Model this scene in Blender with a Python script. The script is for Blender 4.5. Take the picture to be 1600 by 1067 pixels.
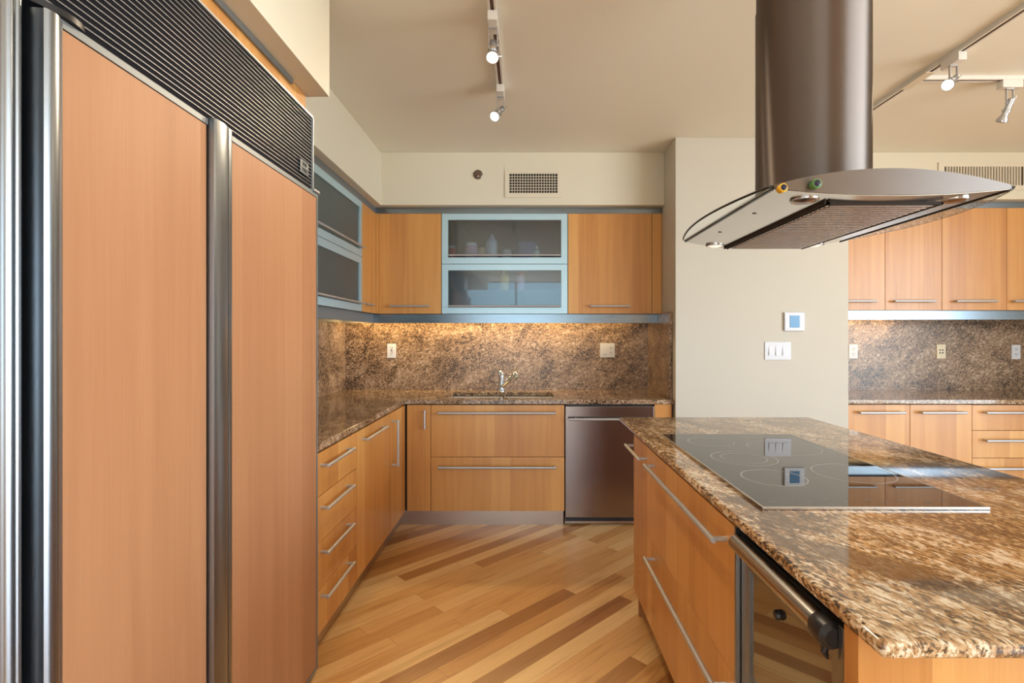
import bpy, bmesh, math, random
from mathutils import Vector, Matrix

C = bpy.context.scene
for o in list(bpy.data.objects):
    bpy.data.objects.remove(o)
PI = math.pi
random.seed(7)

# ------------------------------------------------------------------ camera, world, exposure, big lights
cam_d = bpy.data.cameras.new('camera')
cam_d.lens = 18.0
cam_d.sensor_width = 36.0
cam_d.shift_x = -23.0 / 1600
cam_d.shift_y = -6.5 / 1600
cam_d.clip_start = 0.02
cam = bpy.data.objects.new('camera', cam_d)
C.collection.objects.link(cam)
cam.location = (0, 0, 1.34)
cam.rotation_euler = (PI / 2, 0, 0)
C.camera = cam

vs = C.view_settings
vs.view_transform = 'Standard'
vs.look = 'None'
vs.gamma = 1.0
vs.use_curve_mapping = False
vs.exposure = 0.10

w = bpy.data.worlds.new('sky')
C.world = w
w.use_nodes = True
wn = w.node_tree
wn.nodes.clear()
wo = wn.nodes.new('ShaderNodeOutputWorld')
wb = wn.nodes.new('ShaderNodeBackground')
tc = wn.nodes.new('ShaderNodeTexCoord')
sp = wn.nodes.new('ShaderNodeSeparateXYZ')
mr = wn.nodes.new('ShaderNodeMapRange')
mr.inputs['From Min'].default_value = -0.35
mr.inputs['From Max'].default_value = 0.75
cr = wn.nodes.new('ShaderNodeValToRGB')
e = cr.color_ramp.elements
e[0].position = 0.0
e[0].color = (0.78, 0.72, 0.62, 1)
e[1].position = 1.0
e[1].color = (0.34, 0.56, 0.95, 1)
for p_, c_ in ((0.29, (0.62, 0.64, 0.62, 1)), (0.33, (0.30, 0.47, 0.58, 1)), (0.45, (0.36, 0.57, 0.70, 1)), (0.49, (0.74, 0.88, 1.0, 1))):
    e.new(p_).color = c_
wn.links.new(tc.outputs['Generated'], sp.inputs[0])
wn.links.new(sp.outputs['Z'], mr.inputs['Value'])
wn.links.new(mr.outputs[0], cr.inputs[0])
cr2 = wn.nodes.new('ShaderNodeValToRGB')   # open water and sky on the +X side, towers behind the camera
e2 = cr2.color_ramp.elements
e2[0].position = 0.0
e2[0].color = (0.78, 0.72, 0.62, 1)
e2[1].position = 1.0
e2[1].color = (0.34, 0.56, 0.95, 1)
for p_, c_ in ((0.29, (0.55, 0.64, 0.68, 1)), (0.34, (0.66, 0.82, 0.96, 1)), (0.49, (0.74, 0.88, 1.0, 1))):
    e2.new(p_).color = c_
mf = wn.nodes.new('ShaderNodeMapRange')
mf.inputs['From Min'].default_value = 0.1
mf.inputs['From Max'].default_value = 0.5
wn.links.new(sp.outputs['X'], mf.inputs['Value'])
mxc = wn.nodes.new('ShaderNodeMix')
mxc.data_type = 'RGBA'
wn.links.new(mf.outputs[0], mxc.inputs[0])
wn.links.new(cr.outputs[0], mxc.inputs[6])
wn.links.new(cr2.outputs[0], mxc.inputs[7])
wn.links.new(mr.outputs[0], cr2.inputs[0])
wn.links.new(mxc.outputs[2], wb.inputs['Color'])
mx = wn.nodes.new('ShaderNodeMapRange')   # the sky is brighter towards the sun, on the +X side
mx.inputs['From Min'].default_value = -0.2
mx.inputs['From Max'].default_value = 0.95
mx.inputs['To Min'].default_value = 5.0
mx.inputs['To Max'].default_value = 16.0
wn.links.new(sp.outputs['X'], mx.inputs['Value'])
wn.links.new(mx.outputs[0], wb.inputs['Strength'])
wn.links.new(wb.outputs[0], wo.inputs[0])


def area_light(name, loc, rot, sx, sy, power, color, portal=False, spread=PI):
    d = bpy.data.lights.new(name, 'AREA')
    d.shape = 'RECTANGLE'
    d.size, d.size_y = sx, sy
    d.energy = power
    d.color = color
    d.spread = spread
    o = bpy.data.objects.new(name, d)
    C.collection.objects.link(o)
    o.location = loc
    o.rotation_euler = rot
    if portal:
        d.cycles.is_portal = True
    return o


# daylight enters through the glass walls behind and to the right of the camera
area_light('daylight_side', (5.63, -1.92, 1.40), (0, PI / 2, 0), 2.60, 6.24, 10, (1, 1, 1), True)
area_light('daylight_rear', (-0.27, -5.06, 1.41), (-PI / 2, 0, PI), 2.54, 2.62, 10, (1, 1, 1), True)
WARM = (1.0, 0.80, 0.56)
YEL = (1.0, 0.68, 0.28)
# slim lamps under the wall cabinets
area_light('undercabinet_lamp', (-0.52, 4.2, 1.516), (0, 0, 0), 1.85, 0.05, 10.0, YEL)
area_light('undercabinet_lamp', (0.62, 4.2, 1.516), (0, 0, 0), 0.45, 0.05, 1.2, YEL)
area_light('undercabinet_lamp', (2.72, 4.2, 1.5455), (0, 0, 0), 0.8, 0.05, 3.2, YEL)


# ------------------------------------------------------------------ materials
class NT:
    def __init__(s, name):
        s.m = bpy.data.materials.new(name)
        s.m.use_nodes = True
        s.t = s.m.node_tree
        s.t.nodes.clear()
        s.out = s.n('ShaderNodeOutputMaterial')
        s.b = s.n('ShaderNodeBsdfPrincipled')
        s.l(s.b.outputs[0], s.out.inputs[0])

    def n(s, typ, **kw):
        nd = s.t.nodes.new(typ)
        for k, v in kw.items():
            setattr(nd, k, v)
        return nd

    def l(s, a, b):
        s.t.links.new(a, b)

    def set(s, **kw):
        for k, v in kw.items():
            k = k.replace('_', ' ')
            i = s.b.inputs[k]
            if isinstance(v, (tuple, list)) and len(v) == 3:
                v = (*v, 1)
            i.default_value = v

    def math(s, op, a, b=None, c=None):
        nd = s.n('ShaderNodeMath', operation=op)
        for i, v in enumerate((a, b, c)):
            if v is None:
                continue
            if isinstance(v, (int, float)):
                nd.inputs[i].default_value = v
            else:
                s.l(v, nd.inputs[i])
        return nd.outputs[0]

    def ramp(s, fac, stops, interp='LINEAR'):
        nd = s.n('ShaderNodeValToRGB')
        nd.color_ramp.interpolation = interp
        el = nd.color_ramp.elements
        while len(el) < len(stops):
            el.new(0.5)
        for i, (p, c) in enumerate(stops):
            el[i].position = p
            el[i].color = (*c, 1) if len(c) == 3 else c
        s.l(fac, nd.inputs[0])
        return nd.outputs[0]

    def mix(s, fac, a, b, typ='MIX'):
        nd = s.n('ShaderNodeMix', data_type='RGBA', blend_type=typ)
        for i, v in ((0, fac), (6, a), (7, b)):
            if isinstance(v, (int, float)):
                nd.inputs[i].default_value = v
            elif isinstance(v, (tuple, list)):
                nd.inputs[i].default_value = (*v, 1)
            else:
                s.l(v, nd.inputs[i])
        return nd.outputs[2]

    def noise(s, vec, scale, detail=2, rough=0.5, dist=0.0):
        nd = s.n('ShaderNodeTexNoise')
        nd.inputs['Scale'].default_value = scale
        nd.inputs['Detail'].default_value = detail
        nd.inputs['Roughness'].default_value = rough
        nd.inputs['Distortion'].default_value = dist
        s.l(vec, nd.inputs['Vector'])
        return nd.outputs['Fac'], nd.outputs['Color']

    def pos(s):
        return s.n('ShaderNodeNewGeometry').outputs['Position']

    def mapping(s, vec, scale=(1, 1, 1), rot=(0, 0, 0), loc=(0, 0, 0)):
        nd = s.n('ShaderNodeMapping')
        nd.inputs['Scale'].default_value = scale
        nd.inputs['Rotation'].default_value = rot
        nd.inputs['Location'].default_value = loc
        s.l(vec, nd.inputs['Vector'])
        return nd.outputs[0]

    def bump(s, h, strength, dist=0.001):
        nd = s.n('ShaderNodeBump')
        nd.inputs['Strength'].default_value = strength
        nd.inputs['Distance'].default_value = dist
        s.l(h, nd.inputs['Height'])
        s.l(nd.outputs[0], s.b.inputs['Normal'])


def plain(name, col, rough=0.5, metal=0.0, **kw):
    m = NT(name)
    m.set(Base_Color=col, Roughness=rough, Metallic=metal, **kw)
    return m.m


def paint(name, col, rough=0.6):
    m = NT(name)
    p = m.pos()
    f, _ = m.noise(p, 1.3, 3)
    c = m.mix(m.math('MULTIPLY', f, 0.10), col, tuple(v * 0.8 for v in col))
    m.l(c, m.b.inputs['Base Color'])
    m.set(Roughness=rough)
    f2, _ = m.noise(p, 260, 2)
    m.bump(f2, 0.05, 0.0005)
    return m.m


def steel(name, col=(0.56, 0.53, 0.50), rough=0.28, axis='x', aniso=0.35, streak=0.10):
    m = NT(name)
    p = m.pos()
    sc = {'x': (1.2, 160, 160), 'z': (160, 160, 1.2), 'y': (160, 1.2, 160)}[axis]
    f, _ = m.noise(m.mapping(p, sc), 3.0, 3)
    c = m.mix(f, tuple(v * (1 - streak) for v in col), tuple(min(1, v * (1 + streak)) for v in col))
    m.l(c, m.b.inputs['Base Color'])
    m.set(Metallic=1.0, Roughness=rough)
    r = m.math('MULTIPLY_ADD', f, 0.12, rough - 0.06)
    m.l(r, m.b.inputs['Roughness'])
    return m.m


def veneer(name, lo, mid, hi, rough=0.32, coat=0.12):
    """vertical grained wood veneer, laid up in strips"""
    m = NT(name)
    p = m.pos()
    oi = m.n('ShaderNodeObjectInfo')
    s = m.n('ShaderNodeSeparateXYZ')
    m.l(p, s.inputs[0])
    u = m.math('ADD', s.outputs[0], s.outputs[1])
    u = m.math('MULTIPLY_ADD', oi.outputs['Random'], 3.7, u)
    # strips
    st = m.math('FLOOR', m.math('MULTIPLY', u, 7.5))
    wn_ = m.n('ShaderNodeTexWhiteNoise', noise_dimensions='1D')
    m.l(st, wn_.inputs['W'])
    cmb = m.n('ShaderNodeCombineXYZ')
    m.l(m.math('MULTIPLY_ADD', wn_.outputs['Value'], 9.0, u), cmb.inputs[0])
    m.l(s.outputs[2], cmb.inputs[2])
    g1, _ = m.noise(m.mapping(cmb.outputs[0], (26, 1, 0.9)), 1.0, 4, 0.55, 0.6)
    g2, _ = m.noise(m.mapping(cmb.outputs[0], (210, 1, 5.0)), 1.0, 3, 0.6)
    g3, _ = m.noise(m.mapping(cmb.outputs[0], (4.0, 1, 0.7)), 1.0, 2)
    v = m.math('ADD', m.math('MULTIPLY', g1, 0.42), m.math('MULTIPLY', g2, 0.20))
    v = m.math('ADD', v, m.math('MULTIPLY', g3, 0.28))
    v = m.math('MULTIPLY_ADD', wn_.outputs['Value'], 0.27, v)
    v = m.math('SUBTRACT', v, 0.035)
    v = m.math('MULTIPLY_ADD', oi.outputs['Random'], 0.06, v)
    c = m.ramp(v, [(0.28, lo), (0.55, mid), (0.85, hi)])
    m.l(c, m.b.inputs['Base Color'])
    m.set(Roughness=rough, Coat_Weight=coat, Coat_Roughness=0.25)
    m.bump(g2, 0.04, 0.0005)
    return m.m


def floorwood():
    m = NT('plank_floor')
    p = m.pos()
    q = m.mapping(p, rot=(0, 0, math.radians(-44)))
    s = m.n('ShaderNodeSeparateXYZ')
    m.l(q, s.inputs[0])
    W, L = 0.083, 1.2
    v = m.math('DIVIDE', s.outputs[1], W)
    row = m.math('FLOOR', v)
    wr = m.n('ShaderNodeTexWhiteNoise', noise_dimensions='1D')
    m.l(row, wr.inputs['W'])
    uu = m.math('ADD', m.math('DIVIDE', s.outputs[0], L), m.math('MULTIPLY', wr.outputs['Value'], 7.3))
    col = m.math('FLOOR', uu)
    cm = m.n('ShaderNodeCombineXYZ')
    m.l(row, cm.inputs[0])
    m.l(col, cm.inputs[1])
    wc = m.n('ShaderNodeTexWhiteNoise', noise_dimensions='2D')
    m.l(cm.outputs[0], wc.inputs['Vector'])
    # grain within each plank, offset per plank
    off = m.n('ShaderNodeVectorMath', operation='SCALE')
    m.l(wc.outputs['Color'], off.inputs[0])
    off.inputs['Scale'].default_value = 11.0
    ad = m.n('ShaderNodeVectorMath', operation='ADD')
    m.l(q, ad.inputs[0])
    m.l(off.outputs[0], ad.inputs[1])
    g1, _ = m.noise(m.mapping(ad.outputs[0], (2.2, 26, 1)), 1.0, 4, 0.55, 0.8)
    g2, _ = m.noise(m.mapping(ad.outputs[0], (5, 160, 1)), 1.0, 3)
    base = m.ramp(wc.outputs['Value'], [(0.0, (0.36, 0.145, 0.040)), (0.15, (0.44, 0.195, 0.056)), (0.25, (0.56, 0.275, 0.088)),
                                        (0.55, (0.68, 0.365, 0.130)), (0.80, (0.75, 0.445, 0.180)), (1.0, (0.82, 0.55, 0.26))])
    heart = m.ramp(g1, [(0.52, (1, 1, 1)), (0.70, (0.62, 0.50, 0.40))])
    c = m.mix(0.55, base, heart, 'MULTIPLY')
    fine = m.ramp(g2, [(0.3, (0.86, 0.84, 0.80)), (0.7, (1.05, 1.05, 1.05))])
    c = m.mix(0.8, c, fine, 'MULTIPLY')
    # joints
    fv = m.math('FRACT', v)
    fu = m.math('FRACT', uu)
    ev = m.math('MINIMUM', fv, m.math('SUBTRACT', 1.0, fv))
    eu = m.math('MINIMUM', fu, m.math('SUBTRACT', 1.0, fu))
    jv = m.math('LESS_THAN', ev, 0.008)
    ju = m.math('LESS_THAN', eu, 0.0008)
    j = m.math('MAXIMUM', jv, ju)
    c = m.mix(m.math('MULTIPLY', j, 0.55), c, (0.16, 0.075, 0.03))
    m.l(c, m.b.inputs['Base Color'])
    m.set(Roughness=0.30, Coat_Weight=0.35, Coat_Roughness=0.16)
    return m.m


def granite(name, tint, scale=1.0, flow=(1, 1, 1), rot=(0, 0, 0), dark=0.5, rough=0.07, patch=0.5, vein=0.0, ior=1.55):
    """speckled stone: blocky crystals, fine specks, clustered dark minerals"""
    m = NT(name)
    p0 = m.mapping(m.mapping(m.pos(), rot=rot), flow)
    _, wc = m.noise(p0, 30 * scale, 2, 0.5)
    wv = m.n('ShaderNodeVectorMath', operation='MULTIPLY_ADD')
    m.l(wc, wv.inputs[0])
    wv.inputs[1].default_value = (0.022 / scale,) * 3
    m.l(p0, wv.inputs[2])
    p = wv.outputs[0]
    big, _ = m.noise(p0, 4.0 * scale, 4, 0.6, 0.8)
    mid, _ = m.noise(p, 34 * scale, 4, 0.62, 0.4)
    fine, _ = m.noise(p, 95 * scale, 3, 0.65, 0.2)
    vals = []
    for sc in (62, 125):
        vo = m.n('ShaderNodeTexVoronoi')
        vo.inputs['Scale'].default_value = sc * scale
        m.l(p, vo.inputs['Vector'])
        vc = m.n('ShaderNodeSeparateColor')
        m.l(vo.outputs['Color'], vc.inputs[0])
        vals.append(vc.outputs[0])
    t = tint
    v = m.math('ADD', m.math('MULTIPLY', vals[0], 0.20), m.math('MULTIPLY', vals[1], 0.24))
    v = m.math('ADD', v, m.math('MULTIPLY', mid, 0.36))
    v = m.math('ADD', v, m.math('MULTIPLY', fine, 0.36))
    v = m.math('ADD', v, m.math('MULTIPLY', big, patch))
    o = 0.27 + patch * 0.5
    c = m.ramp(v, [(o - 0.02, t[0]), (o + 0.16, t[1]), (o + 0.31, t[2]), (o + 0.48, t[3]), (o + 0.74, t[4])])
    dsum = m.math('ADD', m.math('MULTIPLY', fine, 0.50), m.math('MULTIPLY', big, 0.30))
    dsum = m.math('ADD', dsum, m.math('MULTIPLY', vals[1], 0.10))
    dsum = m.math('ADD', dsum, m.math('MULTIPLY', mid, 0.15))
    dk = m.ramp(dsum, [(dark - 0.035, (1, 1, 1)), (dark + 0.02, (0, 0, 0))])
    c = m.mix(m.math('MULTIPLY', dk, 0.9), c, t[5])
    if vein:
        vn, _ = m.noise(p0, 2.6 * scale, 5, 0.68, 1.4)
        vs_ = m.math('ADD', m.math('MULTIPLY', vn, 0.8), m.math('MULTIPLY', fine, 0.2))
        vk = m.ramp(vs_, [(0.415, (1, 1, 1)), (0.495, (0, 0, 0))])
        c = m.mix(m.math('MULTIPLY', vk, vein), c, (0.10, 0.055, 0.030))
    m.l(c, m.b.inputs['Base Color'])
    m.set(Roughness=rough, IOR=ior)
    return m.m


M = {}
M['wall'] = paint('wall_paint', (0.58, 0.55, 0.475))
M['soffit'] = paint('soffit_paint', (0.70, 0.655, 0.53))
M['ceiling'] = paint('ceiling_paint', (0.82, 0.81, 0.73))
M['rear'] = paint('rear_wall_paint', (0.30, 0.20, 0.14))  # unseen wall, its dark brown invented for what the steel reflects
M['floor'] = floorwood()
M['wood'] = veneer('maple_veneer', (0.44, 0.178, 0.044), (0.60, 0.280, 0.077), (0.72, 0.390, 0.126))
M['wood_pink'] = veneer('rosy_maple_veneer', (0.31, 0.135, 0.058), (0.385, 0.178, 0.080), (0.46, 0.230, 0.110), 0.58, 0.0)
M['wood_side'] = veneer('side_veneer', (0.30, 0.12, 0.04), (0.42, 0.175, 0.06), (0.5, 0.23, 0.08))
GB = [(0.036, 0.023, 0.016), (0.14, 0.082, 0.046), (0.30, 0.19, 0.115), (0.44, 0.30, 0.195), (0.56, 0.45, 0.34), (0.024, 0.017, 0.013)]
GI = [(0.060, 0.032, 0.017), (0.25, 0.118, 0.045), (0.46, 0.275, 0.130), (0.60, 0.43, 0.255), (0.74, 0.63, 0.49), (0.035, 0.024, 0.018)]
M['splash'] = granite('granite_splash', GB, 1.0, (1, 1, 1.5), (0.3, 0.5, 0.2), 0.487, 0.30)
M['counter'] = granite('granite_counter', GB, 1.0, (1, 1, 1), (0, 0, 0.4), 0.485, 0.06)
M['island'] = granite('granite_island', GI, 1.1, (1.55, 0.60, 1.2), (0, 0, math.radians(-20)), 0.497, 0.045, 0.60, 0.85, 1.8)
M['steel'] = steel('brushed_steel')
M['steel_v'] = steel('brushed_steel_upright', (0.30, 0.325, 0.35), 0.30, 'z')
M['steel_dw'] = steel('dishwasher_steel', (0.30, 0.245, 0.22), 0.22, 'z', streak=0.06)


def aniso_steel(name, col, rough, an):
    """steel brushed sideways: reflections smear up and down"""
    m = NT(name)
    tg = m.n('ShaderNodeCombineXYZ')
    for i, v in enumerate((0.0, 0.04, 1.0)):
        tg.inputs[i].default_value = v
    m.l(tg.outputs[0], m.b.inputs['Tangent'])
    m.set(Base_Color=col, Metallic=1.0, Roughness=rough, Anisotropic=an)
    return m.m


M['steel_duct'] = aniso_steel('duct_steel', (0.24, 0.207, 0.19), 0.52, 1.0)
M['steel_hood'] = aniso_steel('hood_steel', (0.29, 0.27, 0.26), 0.48, 1.0)
M['steel_under'] = plain('underside_steel', (0.66, 0.62, 0.57), 0.17, 1.0)
M['alu'] = plain('satin_aluminium', (0.60, 0.63, 0.66), 0.42, 0.85)
M['alu_dark'] = plain('dull_aluminium', (0.23, 0.25, 0.26), 0.5, 0.6)
M['alu_sky_tint'] = plain('sky_tinted_aluminium', (0.46, 0.64, 0.73), 0.38, 0.5)  # plain aluminium with the sky's reflection put into its colour as blue
M['rail'] = steel('rail_steel', (0.25, 0.30, 0.34), 0.26, 'x', streak=0.05)
M['handle'] = plain('satin_nickel', (0.50, 0.50, 0.51), 0.36, 0.6)
M['bar_steel'] = plain('polished_bar', (0.50, 0.47, 0.44), 0.22, 1.0)
M['chrome'] = plain('chrome', (0.55, 0.58, 0.62), 0.12, 0.85)
M['black'] = plain('black_plastic', (0.012, 0.012, 0.014), 0.35)
M['gap_shade'] = plain('painted_gap_shade', (0.02, 0.014, 0.010), 0.8)  # near-black colour stands in for shade inside joints, vents and filter edges
M['grille_dark'] = plain('grille_recess', (0.007, 0.007, 0.010), 0.8, Specular_IOR_Level=0.1)
M['grille_slat'] = plain('grille_slat', (0.26, 0.27, 0.29), 0.4, 0.7)
M['white'] = plain('white_plastic', (0.68, 0.70, 0.76), 0.35)
M['ivory'] = plain('ivory_plastic', (0.80, 0.70, 0.50), 0.4)
M['vent'] = plain('vent_enamel', (0.70, 0.64, 0.52), 0.5)
M['track'] = plain('track_enamel', (0.72, 0.70, 0.66), 0.4)
M['track_slot'] = plain('track_slot', (0.10, 0.055, 0.035), 0.6)
M['plinth'] = steel('plinth_steel', (0.46, 0.36, 0.29), 0.30, 'x', streak=0.05)
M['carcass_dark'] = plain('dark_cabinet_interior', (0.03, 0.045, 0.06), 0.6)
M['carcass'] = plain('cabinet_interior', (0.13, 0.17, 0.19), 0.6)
M['yellow'] = plain('yellow_rubber', (0.85, 0.48, 0.02), 0.4)
M['green'] = plain('green_rubber', (0.10, 0.26, 0.07), 0.4)
M['navy'] = plain('dark_navy_face', (0.006, 0.006, 0.03), 0.2)
M['print_dim'] = plain('faint_print', (0.16, 0.16, 0.155), 0.25)
M['print'] = plain('printed_grey', (0.40, 0.40, 0.38), 0.25)
M['bronze'] = plain('dull_bronze', (0.20, 0.17, 0.14), 0.35, 0.7)
M['sink_steel'] = plain('sink_steel', (0.78, 0.78, 0.77), 0.35, 0.55)
M['seal'] = plain('black_seal', (0.012, 0.014, 0.015), 0.25)


def glassy(name, col, rough, **kw):
    m = NT(name)
    m.set(Base_Color=col, Roughness=rough, Transmission_Weight=1.0, IOR=1.45, **kw)
    return m.m


M['frost'] = glassy('frosted_glass', (0.52, 0.64, 0.72), 0.27, Coat_Weight=1.0, Coat_Roughness=0.02, Coat_IOR=1.55)
M['frost_grey'] = glassy('grey_frosted_glass', (0.62, 0.76, 0.80), 0.5)
M['clear'] = glassy('hood_glass', (0.95, 0.98, 0.97), 0.0)
mm = NT('black_ceramic_glass')
mm.set(Base_Color=(0.012, 0.012, 0.013), Roughness=0.015, IOR=1.62)
M['ceramic'] = mm.m
mm = NT('smoked_door_glass')
mm.set(Base_Color=(0.018, 0.013, 0.010), Roughness=0.02, IOR=3.0)
M['smoked'] = mm.m
mm = NT('blue_display')
mm.set(Base_Color=(0.03, 0.16, 0.32), Roughness=0.12, Emission_Color=(0.03, 0.20, 0.48), Emission_Strength=0.15)
M['lcd'] = mm.m


def glow(name, col, s):
    m = NT(name)
    m.set(Base_Color=(0.9, 0.9, 0.9), Emission_Color=col, Emission_Strength=s)
    return m.m


M['bulb'] = glow('lit_bulb', (1.0, 0.93, 0.82), 4.0)
M['bulb_dim'] = glow('lit_hood_bulb', (1.0, 0.90, 0.75), 0.7)
M['bulb_off'] = plain('unlit_lamp', (0.25, 0.16, 0.12), 0.1, 0.8)
for k, c in dict(pink=(0.62, 0.36, 0.48), cream=(0.62, 0.62, 0.68), tan=(0.55, 0.36, 0.2), blue=(0.05, 0.11, 0.30), mint=(0.30, 0.50, 0.48), amber=(0.80, 0.52, 0.12), red=(0.60, 0.07, 0.07), grey=(0.4, 0.45, 0.5)).items():
    M['pack_' + k] = plain('packaging_' + k, c, 0.5)

# ------------------------------------------------------------------ mesh helpers
ORG = {}


class B:
    def __init__(s):
        s.bm = bmesh.new()
        s.wn = False

    def box(s, x0, x1, y0, y1, z0, z1, bev=0.0, seg=2):
        bm2 = bmesh.new()
        bmesh.ops.create_cube(bm2, size=1.0)
        for v in bm2.verts:
            v.co = Vector((x0 + (v.co.x + .5) * (x1 - x0), y0 + (v.co.y + .5) * (y1 - y0), z0 + (v.co.z + .5) * (z1 - z0)))
        if bev > 0:
            s.wn = True
            bmesh.ops.bevel(bm2, geom=list(bm2.edges), offset=bev, segments=seg, affect='EDGES', profile=0.5)
        s._merge(bm2)
        return s

    def _merge(s, bm2):
        me = bpy.data.meshes.new('tmp')
        bm2.to_mesh(me)
        bm2.free()
        s.bm.from_mesh(me)
        bpy.data.meshes.remove(me)

    def prism(s, pts, axis, a0, a1, bev=0.0):
        """pts: 2D outline; extruded along axis from a0 to a1. axis 'x': pts=(y,z); 'y': (x,z); 'z': (x,y)"""
        bm2 = bmesh.new()

        def mk(p, a):
            return {'x': (a, p[0], p[1]), 'y': (p[0], a, p[1]), 'z': (p[0], p[1], a)}[axis]
        v0 = [bm2.verts.new(mk(p, a0)) for p in pts]
        v1 = [bm2.verts.new(mk(p, a1)) for p in pts]
        n = len(pts)
        bm2.faces.new(v0)
        bm2.faces.new(list(reversed(v1)))
        for i in range(n):
            bm2.faces.new((v0[i], v1[i], v1[(i + 1) % n], v0[(i + 1) % n]))
        bmesh.ops.recalc_face_normals(bm2, faces=list(bm2.faces))
        if bev > 0:
            s.wn = True
            bmesh.ops.bevel(bm2, geom=list(bm2.edges), offset=bev, segments=2, affect='EDGES', profile=0.5)
        s._merge(bm2)
        return s

    def tube(s, p0, p1, r, r1=None, seg=16, cap=True):
        p0, p1 = Vector(p0), Vector(p1)
        r1 = r if r1 is None else r1
        d = (p1 - p0)
        L = d.length
        if L < 1e-7:
            return s
        q = d.to_track_quat('Z', 'Y').to_matrix().to_4x4()
        bm2 = bmesh.new()
        bmesh.ops.create_cone(bm2, cap_ends=cap, cap_tris=False, segments=seg, radius1=r, radius2=r1, depth=L)
        bm2.transform(Matrix.Translation((p0 + p1) / 2) @ q)
        s._merge(bm2)
        return s

    def path(s, pts, r, seg=10):
        """round tube swept along points"""
        pts = [Vector(p) for p in pts]
        bm2 = bmesh.new()
        rings = []
        up = Vector((0.13, 0.31, 0.94)).normalized()
        for i, p in enumerate(pts):
            t = (pts[min(i + 1, len(pts) - 1)] - pts[max(i - 1, 0)]).normalized()
            a = t.cross(up)
            if a.length < 1e-3:
                a = t.cross(Vector((1, 0, 0)))
            a.normalize()
            b = t.cross(a).normalized()
            rr = r[i] if isinstance(r, (list, tuple)) else r
            rings.append([bm2.verts.new(p + (a * math.cos(k * 2 * PI / seg) + b * math.sin(k * 2 * PI / seg)) * rr) for k in range(seg)])
        for i in range(len(rings) - 1):
            for k in range(seg):
                bm2.faces.new((rings[i][k], rings[i][(k + 1) % seg], rings[i + 1][(k + 1) % seg], rings[i + 1][k]))
        bm2.faces.new(list(reversed(rings[0])))
        bm2.faces.new(rings[-1])
        bmesh.ops.recalc_face_normals(bm2, faces=list(bm2.faces))
        s._merge(bm2)
        return s

    def lathe(s, prof, base, axis=(0, 0, 1), seg=24):
        """prof: list of (radius, height) along axis from base"""
        q = Vector(axis).normalized().to_track_quat('Z', 'Y').to_matrix().to_4x4()
        bm2 = bmesh.new()
        rings = []
        for r, h in prof:
            rings.append([bm2.verts.new((max(r, 1e-5) * math.cos(k * 2 * PI / seg), max(r, 1e-5) * math.sin(k * 2 * PI / seg), h)) for k in range(seg)])
        for i in range(len(rings) - 1):
            for k in range(seg):
                bm2.faces.new((rings[i][k], rings[i][(k + 1) % seg], rings[i + 1][(k + 1) % seg], rings[i + 1][k]))
        bm2.faces.new(list(reversed(rings[0])))
        bm2.faces.new(rings[-1])
        bmesh.ops.recalc_face_normals(bm2, faces=list(bm2.faces))
        bm2.transform(Matrix.Translation(Vector(base)) @ q)
        s._merge(bm2)
        return s

    def ring(s, c, r0, r1, z0, z1, seg=64):
        cx, cy = c
        bm2 = bmesh.new()
        R = []
        for r, z in ((r0, z0), (r1, z0), (r1, z1), (r0, z1)):
            R.append([bm2.verts.new((cx + r * math.cos(k * 2 * PI / seg), cy + r * math.sin(k * 2 * PI / seg), z)) for k in range(seg)])
        for i in range(4):
            a, b = R[i], R[(i + 1) % 4]
            for k in range(seg):
                bm2.faces.new((a[k], a[(k + 1) % seg], b[(k + 1) % seg], b[k]))
        bmesh.ops.recalc_face_normals(bm2, faces=list(bm2.faces))
        s._merge(bm2)
        return s

    def slab(s, xs, ys, cells, z0, z1, bev=0.0):
        """one closed slab made of grid cells (no inner walls)"""
        bm2 = bmesh.new()
        V = {}

        def vv(i, j, z):
            k = (i, j, z)
            if k not in V:
                V[k] = bm2.verts.new((xs[i], ys[j], z))
            return V[k]
        cs = set(cells)
        for (i, j) in cs:
            bm2.faces.new((vv(i, j, z1), vv(i + 1, j, z1), vv(i + 1, j + 1, z1), vv(i, j + 1, z1)))
            bm2.faces.new((vv(i, j + 1, z0), vv(i + 1, j + 1, z0), vv(i + 1, j, z0), vv(i, j, z0)))
            for (di, dj, a, b) in ((-1, 0, (i, j + 1), (i, j)), (1, 0, (i + 1, j), (i + 1, j + 1)), (0, -1, (i, j), (i + 1, j)), (0, 1, (i + 1, j + 1), (i, j + 1))):
                if (i + di, j + dj) not in cs:
                    bm2.faces.new((vv(*a, z0), vv(*b, z0), vv(*b, z1), vv(*a, z1)))
        bmesh.ops.recalc_face_normals(bm2, faces=list(bm2.faces))
        if bev > 0:
            s.wn = True
            ed = [e_ for e_ in bm2.edges if len(e_.link_faces) == 2 and e_.calc_face_angle(0) > 0.5]
            bmesh.ops.bevel(bm2, geom=ed, offset=bev, segments=3, affect='EDGES', profile=0.5)
        s._merge(bm2)
        return s

    def build(s, name, mat, parent=None, org=None):
        me = bpy.data.meshes.new(name)
        if parent is not None:
            org = ORG[parent.name]
        elif org is None:
            xs = [v.co for v in s.bm.verts]
            org = Vector(((min(v.x for v in xs) + max(v.x for v in xs)) / 2, (min(v.y for v in xs) + max(v.y for v in xs)) / 2, min(v.z for v in xs)))
        org = Vector(org)
        bmesh.ops.translate(s.bm, verts=list(s.bm.verts), vec=-org)
        s.bm.to_mesh(me)
        s.bm.free()
        for p in me.polygons:
            p.use_smooth = True
        me.set_sharp_from_angle(angle=math.radians(32))
        me.materials.append(M[mat] if isinstance(mat, str) else mat)
        o = bpy.data.objects.new(name, me)
        C.collection.objects.link(o)
        if parent is not None:
            o.parent = parent
        else:
            o.location = org
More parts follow.
